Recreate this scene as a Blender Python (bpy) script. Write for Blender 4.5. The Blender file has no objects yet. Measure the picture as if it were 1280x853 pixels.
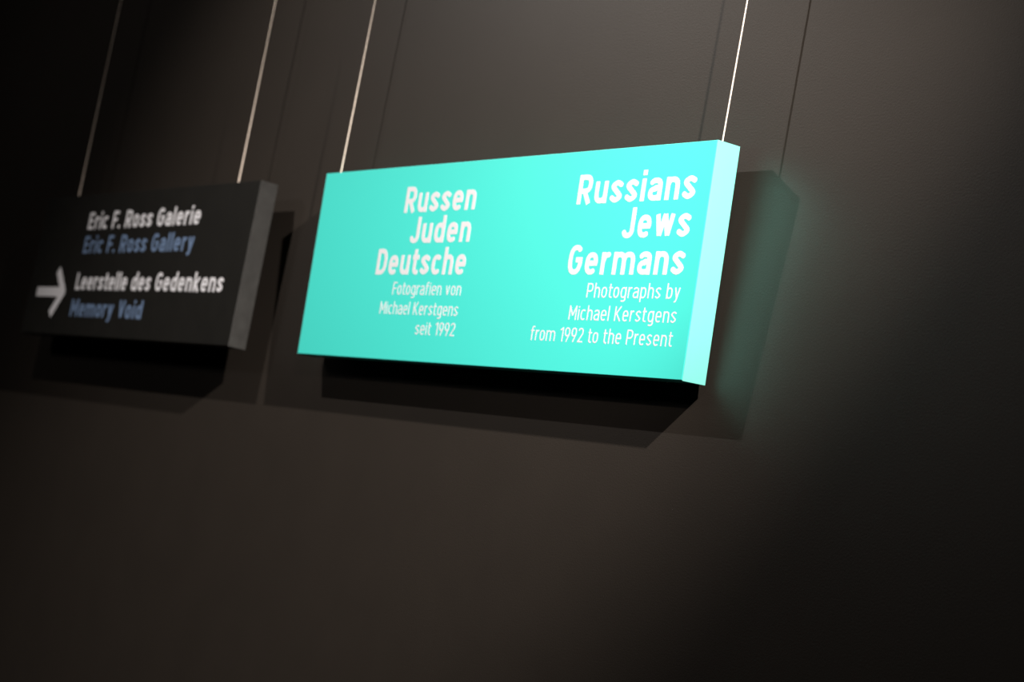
import bpy, bmesh, math
from mathutils import Matrix, Vector
C = bpy.context.scene.collection
S = bpy.context.scene
Z0 = 2.20                      # height of the sign tops above the floor

# ---------------------------------------------------------------- camera
cam = bpy.data.cameras.new('camera')
co = bpy.data.objects.new('camera', cam); C.objects.link(co)
cam.sensor_width = 36.0
cam.lens = 36.0 * 2340.394 / 1280
cam.clip_start = 0.05
RX, RY, RZ = 1.68906, 0.18693, 0.95369
CAM = Vector((2.19891, -1.53273, -0.56926 + Z0))
rot = (Matrix.Rotation(RZ, 4, 'Z') @ Matrix.Rotation(RX, 4, 'X') @ Matrix.Rotation(RY, 4, 'Z'))
co.matrix_world = Matrix.Translation(CAM) @ rot
cam.dof.use_dof = True
cam.dof.focus_distance = 2.26
cam.dof.aperture_fstop = 4.9
S.camera = co

# ---------------------------------------------------------------- world, exposure
w = bpy.data.worlds.new('world'); S.world = w; w.use_nodes = True
w.node_tree.nodes['Background'].inputs[0].default_value = (1, .9, .8, 1)
w.node_tree.nodes['Background'].inputs[1].default_value = 0.0
S.view_settings.view_transform = 'Standard'
S.view_settings.look = 'None'
S.view_settings.gamma = 1
S.view_settings.exposure = 0
S.cycles.blur_glossy = 0.1

# ---------------------------------------------------------------- spotlights of the gallery, plus an added fill
def spot(name, loc, aim, watts, size_deg, blend, radius, color):
    l = bpy.data.lights.new(name, 'SPOT')
    l.energy = watts; l.spot_size = math.radians(size_deg); l.spot_blend = blend
    l.shadow_soft_size = radius; l.color = color
    o = bpy.data.objects.new(name, l); C.objects.link(o)
    loc = Vector((loc[0], loc[1], loc[2] + Z0)); aim = Vector((aim[0], aim[1], aim[2] + Z0))
    o.location = loc
    o.rotation_euler = (aim - loc).to_track_quat('-Z', 'Y').to_euler()
    return o
WARM = (1.0, .90, .82)
spot('right_spotlight', (2.091, -.782, .991), (-.66, 0, -.62), 700, 33.5, 1, .016, WARM)
spot('front_spotlight', (1.046, -.899, .201), (.02, 0, -.29), 22, 40, 1, .006, WARM)
spot('left_spotlight', (-.909, -.954, .907), (-.114, 0, -1.085), 63, 118, 1, .005, WARM)
spot('added_left_fill', (-2.6, -3.0, 1.3), (-1.4, 0, .1), 27, 60, 1, .25, WARM)  # added dim fill, not a gallery lamp; lifts the leftmost cable

# ---------------------------------------------------------------- materials
def mat(name, color, rough=.5, metallic=0., spec=.5, bump=None, var=None):
    m = bpy.data.materials.new(name); m.use_nodes = True
    nt = m.node_tree; b = nt.nodes['Principled BSDF']
    b.inputs['Base Color'].default_value = (*color, 1)
    b.inputs['Roughness'].default_value = rough
    b.inputs['Metallic'].default_value = metallic
    b.inputs['Specular IOR Level'].default_value = spec
    tc = nt.nodes.new('ShaderNodeTexCoord')
    if var:
        n = nt.nodes.new('ShaderNodeTexNoise'); n.inputs['Scale'].default_value = var[0]
        n.inputs['Detail'].default_value = 6
        r = nt.nodes.new('ShaderNodeValToRGB')
        k = var[1]
        r.color_ramp.elements[0].position = .3; r.color_ramp.elements[1].position = .7
        r.color_ramp.elements[0].color = (*[c * (1 - k) for c in color], 1)
        r.color_ramp.elements[1].color = (*[c * (1 + k) for c in color], 1)
        nt.links.new(tc.outputs['Object'], n.inputs['Vector'])
        nt.links.new(n.outputs['Fac'], r.inputs['Fac'])
        nt.links.new(r.outputs['Color'], b.inputs['Base Color'])
    if bump:
        n = nt.nodes.new('ShaderNodeTexNoise'); n.inputs['Scale'].default_value = bump[0]
        n.inputs['Detail'].default_value = 4
        bp = nt.nodes.new('ShaderNodeBump'); bp.inputs['Strength'].default_value = bump[1]
        bp.inputs['Distance'].default_value = bump[2]
        nt.links.new(tc.outputs['Object'], n.inputs['Vector'])
        nt.links.new(n.outputs['Fac'], bp.inputs['Height'])
        nt.links.new(bp.outputs['Normal'], b.inputs['Normal'])
    return m
M_WALL = mat('dark_brown_wall_paint', (.0245, .0200, .0162), .535, spec=.325, bump=(420, .35, .0006), var=(9, .05))
M_FLOOR = mat('dark_floor', (.04, .036, .033), .4, var=(4, .2))
M_CEIL = mat('black_ceiling_paint', (.02, .02, .02), .9)
M_EDGE = mat('lit_teal_edge_film', (.25, .92, .81), .34, metallic=.35, spec=.5)  # paler than the panel teal: bright light on the side put into the colour
M_TEAL = mat('teal_film', (.068, .87, .785), .45, metallic=0, spec=.7, bump=(700, .05, .0002))
M_EDGE2 = mat('mottled_black_edge_film', (.025, .025, .024), .5, spec=.45, var=(60, .25))  # lighter than the front film, slightly mottled
M_BLACK = mat('black_film', (.0105, .0105, .0095), .5, spec=.3, bump=(700, .05, .0002), var=(30, .1))
M_WHITE = mat('white_vinyl', (.84, .86, .92), .55)
M_BLUE = mat('blue_grey_vinyl', (.16, .25, .42), .55)
M_WIRE = mat('steel_cable', (.88, .77, .67), .42, metallic=.2)

# ---------------------------------------------------------------- mesh helpers
def link(name, bm, material, parent=None, smooth=False):
    me = bpy.data.meshes.new(name); bm.to_mesh(me); bm.free()
    me.materials.append(material)
    if smooth:
        for p in me.polygons: p.use_smooth = True
    o = bpy.data.objects.new(name, me); C.objects.link(o)
    if parent: o.parent = parent
    return o
def box(bm, x0, x1, y0, y1, z0, z1):
    v = [bm.verts.new((x, y, z)) for x in (x0, x1) for y in (y0, y1) for z in (z0, z1)]
    for f in ((0, 1, 3, 2), (4, 6, 7, 5), (0, 4, 5, 1), (2, 3, 7, 6), (0, 2, 6, 4), (1, 5, 7, 3)):
        bm.faces.new([v[i] for i in f])
    return bm
def bevelled(bm, r, seg=2):
    bmesh.ops.recalc_face_normals(bm, faces=bm.faces)
    bmesh.ops.bevel(bm, geom=list(bm.edges), offset=r, segments=seg, profile=.5, affect='EDGES')
    return bm
def struct(name, dims, m):
    o = link(name, box(bmesh.new(), *dims), m); o['kind'] = 'structure'; return o

# ---------------------------------------------------------------- the room
CEIL = 3.75
struct('wall_back', (-6, 4.5, 0, .15, 0, CEIL), M_WALL)
struct('floor', (-6.15, 4.65, -5.15, .15, -.1, 0), M_FLOOR)
struct('ceiling', (-6.15, 4.65, -5.15, .15, CEIL, CEIL + .1), M_CEIL)
struct('wall_left', (-6.15, -6, -5, .15, 0, CEIL), M_WALL)
struct('wall_right', (4.5, 4.65, -5, .15, 0, CEIL), M_WALL)
struct('wall_front', (-6.15, 4.65, -5.15, -5, 0, CEIL), M_WALL)

# ---------------------------------------------------------------- lettering
# glyphs are centre lines on a cap height of 1; each is stroked to the wanted weight
XH, AS, DE = .745, 1.0, -.25
def arc(cx, cy, rx, ry, a0, a1, n=14, e=2.5):
    out = []
    for i in range(n + 1):
        a = math.radians(a0 + (a1 - a0) * i / n); c, s = math.cos(a), math.sin(a)
        out.append((cx + rx * math.copysign(abs(c) ** (2 / e), c), cy + ry * math.copysign(abs(s) ** (2 / e), s)))
    return out
def spline(p, n=7):
    q = [p[0]] + list(p) + [p[-1]]; out = []
    for i in range(1, len(q) - 2):
        a, b, c, d = q[i - 1:i + 3]
        for k in range(n):
            t = k / n
            out.append(tuple(.5 * (2 * b[j] + (c[j] - a[j]) * t + (2 * a[j] - 5 * b[j] + 4 * c[j] - d[j]) * t * t
                       + (3 * b[j] - a[j] - 3 * c[j] + d[j]) * t ** 3) for j in (0, 1)))
    return out + [p[-1]]
def glyph(ch, w):
    h = w / 2; q = w / .2            # q: 1 for bold, about .5 for regular
    W = .46 + .12 * q                # width of n, o ...
    X = XH; cx = W / 2; R = W / 2 - h
    if ch == ' ': return .36, []
    if ch == '.': return w * 1.05, [[(h, 0), (h, w * 1.05)]]
    if ch == 'i': return w, [[(h, 0), (h, X)], [(h, X + .10), (h, X + .10 + w * 1.0)]]
    if ch == 'l': return w * 1.0, [[(h, 0), (h, AS + .02)]]
    if ch == 'o': return W, [arc(cx, X / 2, R, X / 2 - h, 0, 360, 28)]
    if ch == 'c': return W - .05, [arc(cx, X / 2, R, X / 2 - h, 48, 312, 22)]
    if ch == 'e': return W, [arc(cx, X / 2, R, X / 2 - h, 0, 312, 24), [(h * .8, X * .5 + h * .1), (W - h * .2, X * .5 + h * .1)]]
    if ch in 'nhm':
        t = AS + .02 if ch == 'h' else X
        s = [[(h, 0), (h, t)], arc(cx, X * .55, R, X * .45 - h, 172, 0, 12) + [(W - h, 0)]]
        if ch == 'm':
            s.append([(p[0] + W - w, p[1]) for p in s[1]]); return 2 * W - w, s
        return W, s
    if ch == 'u': return W, [[(W - h, 0), (W - h, X)], [(h, X)] + arc(cx, X * .45, R, X * .45 - h, 180, 352, 12)]
    if ch == 'r':
        return W * .68, [[(h, 0), (h, X)], arc(cx + .02, X * .52, R, X * .48 - h, 172, 78, 8)]
    if ch in 'dbpqg':
        bowl = arc(cx, X / 2, R, X / 2 - h, 0, 360, 28)
        if ch == 'd': return W, [bowl, [(W - h, 0), (W - h, AS + .02)]]
        if ch == 'b': return W, [bowl, [(h, 0), (h, AS + .02)]]
        if ch == 'p': return W, [bowl, [(h, DE), (h, X)]]
        if ch == 'g': return W, [bowl, [(W - h, X)] + arc(cx, DE + h + .14, R, .14, 0, -130, 10)]
    if ch == 'a':
        return W - .02, [arc(cx - .01, X * .64, R * .98, X * .36 - h, 155, 0, 12) + [(W - .02 - h, 0)],
                   [(W - .02 - h, X * .56), (cx, X * .56)] + arc(cx - .01, X * .28 + h * .3, R, X * .28 - h * .7, 90, 270, 12) + [(cx + .02, h), (W - .02 - h, X * .16)]]
    if ch == 's':
        V = W - .06
        return V, [spline([(V - h * .75, X - h - .07), (V * .52, X - h), (h, X * .73), (V * .5, X * .5),
                           (V - h, X * .27), (V * .48, h), (h * .75, h + .08)], 8)]
    if ch == 't':
        V = .30 + .09 * q
        return V, [[(.07 + h, AS - .04), (.07 + h, .22)] + arc(.07 + h + .14, .16 + h, .14, .16, 180, 275, 8) + [(V, h)],
                   [(0, X - h), (V, X - h)]]
    if ch == 'f':
        V = .30 + .09 * q
        return V, [[(.08 + h, 0), (.08 + h, .72)] + arc(.08 + h + .15, AS + .02 - h - .16, .15, .16, 180, 85, 8) + [(V + .02, AS + .02 - h)],
                   [(0, X - h), (V, X - h)]]
    if ch == 'k': return W, [[(h, 0), (h, AS + .02)], [(W - h, X), (h, X * .35)], [(h + .12, X * .46), (W - h * .9, 0)]]
    if ch in 'vy':
        g = h * 1.1; V = W - .01
        if ch == 'v': return V, [[(g, X), (V / 2, h * .8)], [(V - g, X), (V / 2, h * .8)]]
        sl = (V / 2 - g) / X
        return V, [[(g, X), (V / 2, .02)], [(V - g, X), (V / 2 - sl * .14, -.10), (V / 2 - sl * .14 - .05, DE + h + .02), (.06, DE + h)]]
    if ch == 'w':
        V = W * 1.45; g = h * 1.05
        return V, [[(g, X), (V * .29, h * .6)], [(V * .5, X), (V * .29, h * .6)], [(V * .5, X), (V * .71, h * .6)], [(V - g, X), (V * .71, h * .6)]]
    # capitals
    if ch in 'RPDB':
        V = W + .06
        if ch == 'D': return V, [[(h, 0), (h, 1)], [(0, 1 - h), (V * .45, 1 - h)] + arc(V * .45, .5, V * .55 - h, .5 - h, 90, -90, 16) + [(0, h)]]
        m = .44
        r = (1 - h - m) / 2
        s = [[(h, 0), (h, 1)], [(0, 1 - h), (V * .5, 1 - h)] + arc(V * .5, m + r, V * .5 - h, r, 90, -90, 12) + [(0, m)]]
        if ch == 'R': s.append([(V * .48, m), (V - h * .9, 0)])
        return V, s
    if ch == 'J': V = W - .04; return V, [[(V - h, 1)] + arc(V / 2, .30, V / 2 - h, .30 - h, 0, -165, 14)]
    if ch == 'G':
        V = W + .08
        return V, [arc(V / 2, .5, V / 2 - h, .5 - h, 42, 350, 24) + [(V - h, .5)], [(V, .5), (V * .52, .5)]]
    if ch == 'M':
        V = W + .22; return V, [[(h, 0), (h, 1)], [(V - h, 0), (V - h, 1)], [(h, .96), (V / 2, .30)], [(V - h, .96), (V / 2, .30)]]
    if ch == 'K': V = W + .08; return V, [[(h, 0), (h, 1)], [(V - h, 1), (h, .40)], [(h + .13, .52), (V - h * .9, 0)]]
    if ch == 'F': V = W - .03; return V, [[(h, 0), (h, 1)], [(0, 1 - h), (V, 1 - h)], [(0, .5), (V * .9, .5)]]
    if ch == 'E': V = W - .03; return V, [[(h, 0), (h, 1)], [(0, 1 - h), (V, 1 - h)], [(0, .51), (V * .92, .51)], [(0, h), (V, h)]]
    if ch == 'L': V = W - .06; return V, [[(h, 1), (h, 0)], [(0, h), (V, h)]]
    if ch == 'V': V = W + .08; return V, [[(h * 1.1, 1), (V / 2, h * .6)], [(V - h * 1.1, 1), (V / 2, h * .6)]]
    if ch == '1': V = .20 + w; return V, [[(V - h, 0), (V - h, 1)], [(0, .80), (V - h, .95)]]
    if ch == '2': V = W; return V, [arc(V / 2, .70, V / 2 - h, .30 - h, 165, -20, 14) + [(h * 1.2, h)], [(0, h), (V, h)]]
    if ch == '9':
        V = W; return V, [arc(V / 2, .68, V / 2 - h, .32 - h, 0, 360, 24), [(V - h, .68), (V - h - .02, .50), (V * .42, 0)]]
    raise KeyError(ch)
import numpy as np
def shape(strokes, h, step):
    """fill the union of strokes of half width h (square ends, round joints): vertices, faces and outline edges in 2-D"""
    P = [p for s in strokes for p in s]
    x0, y0 = min(p[0] for p in P) - h - 2 * step, min(p[1] for p in P) - h - 2 * step
    nx = int((max(p[0] for p in P) + h + 2 * step - x0) / step) + 1
    ny = int((max(p[1] for p in P) + h + 2 * step - y0) / step) + 1
    gx = x0 + step * np.arange(nx + 1); gy = y0 + step * np.arange(ny + 1)
    X, Y = np.meshgrid(gx, gy, indexing='ij'); D = np.full(X.shape, 9.)
    for s in strokes:
        for (ax, ay), (bx, by) in zip(s, s[1:]):
            l = math.hypot(bx - ax, by - ay)
            if l < 1e-5: continue
            tx, ty = (bx - ax) / l, (by - ay) / l
            u = (X - ax) * tx + (Y - ay) * ty; v = np.abs(-(X - ax) * ty + (Y - ay) * tx)
            D = np.minimum(D, np.maximum(v - h, np.abs(u - l / 2) - l / 2))
        for i in range(1, len(s) - 1):
            D = np.minimum(D, np.hypot(X - s[i][0], Y - s[i][1]) - h)
        if math.dist(s[0], s[-1]) < 1e-3: D = np.minimum(D, np.hypot(X - s[0][0], Y - s[0][1]) - h)
    D = np.where(np.abs(D) < 1e-6, 1e-6, D)
    V = {}; vs = []; fs = []; es = []
    def vert(x, y):
        k = (round(x, 6), round(y, 6))
        if k not in V: V[k] = len(vs); vs.append((x, y))
        return V[k]
    for j in range(ny):
        run = None
        for i in range(nx + 1):
            q = D[i:i + 2, j:j + 2]
            full = i < nx and (q < 0).all()
            if full:
                if run is None: run = i
                continue
            if run is not None:
                fs.append([vert(gx[run], gy[j]), vert(gx[i], gy[j]), vert(gx[i], gy[j + 1]), vert(gx[run], gy[j + 1])]); run = None
            if i == nx or (q > 0).all(): continue
            c = [(i, j), (i + 1, j), (i + 1, j + 1), (i, j + 1)]; poly = []; cut = []
            for k in range(4):
                (ai, aj), (bi, bj) = c[k], c[(k + 1) % 4]
                da, db = D[ai, aj], D[bi, bj]
                if da < 0: poly.append(vert(gx[ai], gy[aj]))
                if (da < 0) != (db < 0):
                    t = da / (da - db); t = min(max(t, .02), .98)
                    p = vert(gx[ai] + t * (gx[bi] - gx[ai]), gy[aj] + t * (gy[bj] - gy[aj]))
                    poly.append(p); cut.append((p, da < 0))
            if len(poly) >= 3: fs.append(poly)
            if len(cut) == 2:
                out = [p for p, o in cut if o][0]; inn = [p for p, o in cut if not o][0]
                es.append((out, inn))
    return vs, fs, es
CACHE = {}
def add_shape(M, key, strokes, h, step, f, y0, y1):
    """append a filled shape to the lists M = (vertices, faces), raised from y1 to y0"""
    if key not in CACHE: CACHE[key] = shape(strokes, h, step)
    vs, fs, es = CACHE[key]; V, F = M; n = len(V); m = len(vs)
    for gx, gy in vs: x, z = f(gx, gy); V.append((x, y0, z))
    F.extend([[n + i for i in p] for p in fs])
    low = {}
    for a, b in es:
        for i in (a, b):
            if i not in low:
                low[i] = len(V); x, y, z = V[n + i]; V.append((x, y1, z))
        F.append([n + b, n + a, low[a], low[b]])
def link_lists(name, M, m, parent):
    me = bpy.data.meshes.new(name); me.from_pydata(M[0], [], M[1]); me.materials.append(m)
    o = bpy.data.objects.new(name, me); C.objects.link(o); o.parent = parent
    return o
def text_line(parent, s, xl, xr, base, cap, w, yface, m, label=None, gap=.15):
    """lay a line out between xl and xr; each word of it is one raised vinyl part"""
    adv = 0; G = []
    for i, ch in enumerate(s):
        a, st = glyph(ch, w)
        G.append((ch, adv, st)); adv += a + (gap if ch != ' ' else 0)
        if ch in 'rtfFVL' and i + 1 < len(s) and s[i + 1] in 'aoe.t': adv -= .04
    adv -= gap
    k = (xr - xl) / adv
    words = [[]]
    for ch, x0, st in G:
        if ch == ' ': words.append([])
        else: words[-1].append((ch, x0, st))
    for word, txt in zip(words, s.split()):
        M = ([], [])
        for ch, x0, st in word:
            add_shape(M, (ch, w), st, w / 2, .024 if cap > .03 else .03, lambda gx, gz: (xl + (x0 + gx) * k, base + gz * cap), yface - .00013, yface + .0002)
        o = link_lists('word', M, m, parent)
        o['label'] = (label + ' ' if label else '') + 'reading ' + txt
    print('text', s, 'xscale/cap', round(k / cap, 2))

# ---------------------------------------------------------------- signs
def sign(name, label, loc, tilt, roll, yaw, W, T, H, m, me):
    e = bpy.data.objects.new(name, None); C.objects.link(e); e.empty_display_size = .1
    e.matrix_world = (Matrix.Translation(Vector((loc[0], loc[1], loc[2] + Z0))) @ Matrix.Rotation(yaw, 4, 'Z')
                      @ Matrix.Rotation(roll, 4, 'Y') @ Matrix.Rotation(tilt, 4, 'X'))
    e['label'] = label; e['category'] = 'sign'
    t = .0012
    link('panel', bevelled(box(bmesh.new(), -W / 2 + t, W / 2 - t, -T / 2, T / 2, -H, 0), .0006), m, e)
    for s in (-1, 1):                        # folded end strips of the shallow tray, a hair longer at the foot
        x0, x1 = sorted((s * (W / 2 - t), s * W / 2))
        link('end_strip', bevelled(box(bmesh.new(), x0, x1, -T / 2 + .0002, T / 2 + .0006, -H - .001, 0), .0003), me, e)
    return e
W1, T1, H1 = .95566, .03686, .30
loc1 = (0, -.02607 - T1 / 2, 0)
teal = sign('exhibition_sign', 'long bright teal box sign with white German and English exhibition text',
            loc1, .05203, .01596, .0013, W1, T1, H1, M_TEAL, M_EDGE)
yf = -T1 / 2
BW, RW = .178, .105
for s, xl, xr, b in (('Russen', -.2205, -.0305, -.0730), ('Juden', -.1922, -.0312, -.1207), ('Deutsche', -.2750, -.0310, -.1690),
                     ('Russians', .2105, .4495, -.0732), ('Jews', .3165, .4493, -.1212), ('Germans', .2125, .4488, -.1692)):
    text_line(teal, s, xl, xr, b, .0405, BW, yf, M_WHITE, 'bold white word')
for s, xl, xr, b in (('Fotografien von', -.2170, -.0322, -.2000), ('Michael Kerstgens', -.2450, -.0322, -.2303), ('seit 1992', -.1365, -.0326, -.2597),
                     ('Photographs by', .2625, .4494, -.1998), ('Michael Kerstgens', .2313, .4486, -.2301), ('from 1992 to the Present', .1530, .4478, -.2598)):
    text_line(teal, s, xl, xr, b, .0195, RW, yf, M_WHITE, 'thin white word', gap=.165)

W2, T2, H2 = .9577, .0332, .2935
loc2 = (-1.1675, -.038 - T2 / 2, .0138)
black = sign('direction_sign', 'black box sign with white arrow and white and blue gallery names',
             loc2, .0139, .0158, .0013, W2, T2, H2, M_BLACK, M_EDGE2)
yf = -T2 / 2
for s, xl, xr, b, m in (('Eric F. Ross Galerie', -.2370, .2700, -.0738, M_WHITE), ('Eric F. Ross Gallery', -.2370, .2650, -.1235, M_BLUE),
                        ('Leerstelle des Gedenkens', -.2370, .4130, -.1995, M_WHITE), ('Memory Void', -.2370, .1030, -.2545, M_BLUE)):
    text_line(black, s, xl, xr, b, .0355, .175, yf, m, ('white' if m is M_WHITE else 'blue') + ' word')
M = ([], [])
add_shape(M, 'arrow', [[(-.437, -.2045), (-.296, -.2045)], [(-.3420, -.1575), (-.2960, -.2045), (-.3420, -.2525)]], .0100, .0015,
          lambda x, z: (x, z), yf - .00013, yf + .0002)
o = link_lists('arrow', M, M_WHITE, black); o['label'] = 'white arrow pointing right'

# ---------------------------------------------------------------- steel suspension cables
def cable(root, x, label, r0, top=CEIL):
    p = root.matrix_world @ Vector((x, 0, -.004))
    bm = bmesh.new(); N, st = 12, .0035
    L = top - p.z; k = int(L / st); prev = None
    for i in range(k + 1):
        z = L * i / k
        tw = z / .016 * 2 * math.pi
        ring = []
        for j in range(N):
            a = 2 * math.pi * j / N
            r = r0 * (1 + .10 * math.cos(6 * (a - tw / 6)))
            ring.append(bm.verts.new((r * math.cos(a), -.0022 * z + r * math.sin(a), z)))
        if prev:
            for j in range(N): bm.faces.new((prev[j], prev[(j + 1) % N], ring[(j + 1) % N], ring[j]))
        else: bm.faces.new(ring[::-1])
        prev = ring
    bm.faces.new(prev)
    o = link('suspension_cable', bm, M_WIRE, None, True); o.location = p
    o['label'] = label; o['category'] = 'cable'; o['group'] = 'steel cables holding the signs'
cable(teal, W1 / 2 - .0129, 'thin steel cable at the right end of the teal sign', .00095)
cable(teal, -W1 / 2 + .0129, 'thin steel cable at the left end of the teal sign', .00105)
cable(black, W2 / 2 - .119, 'blurred steel cable over the right half of the black sign', .0013)
cable(black, -W2 / 2 + .119, 'blurred steel cable over the left half of the black sign, leftmost of four', .0016)
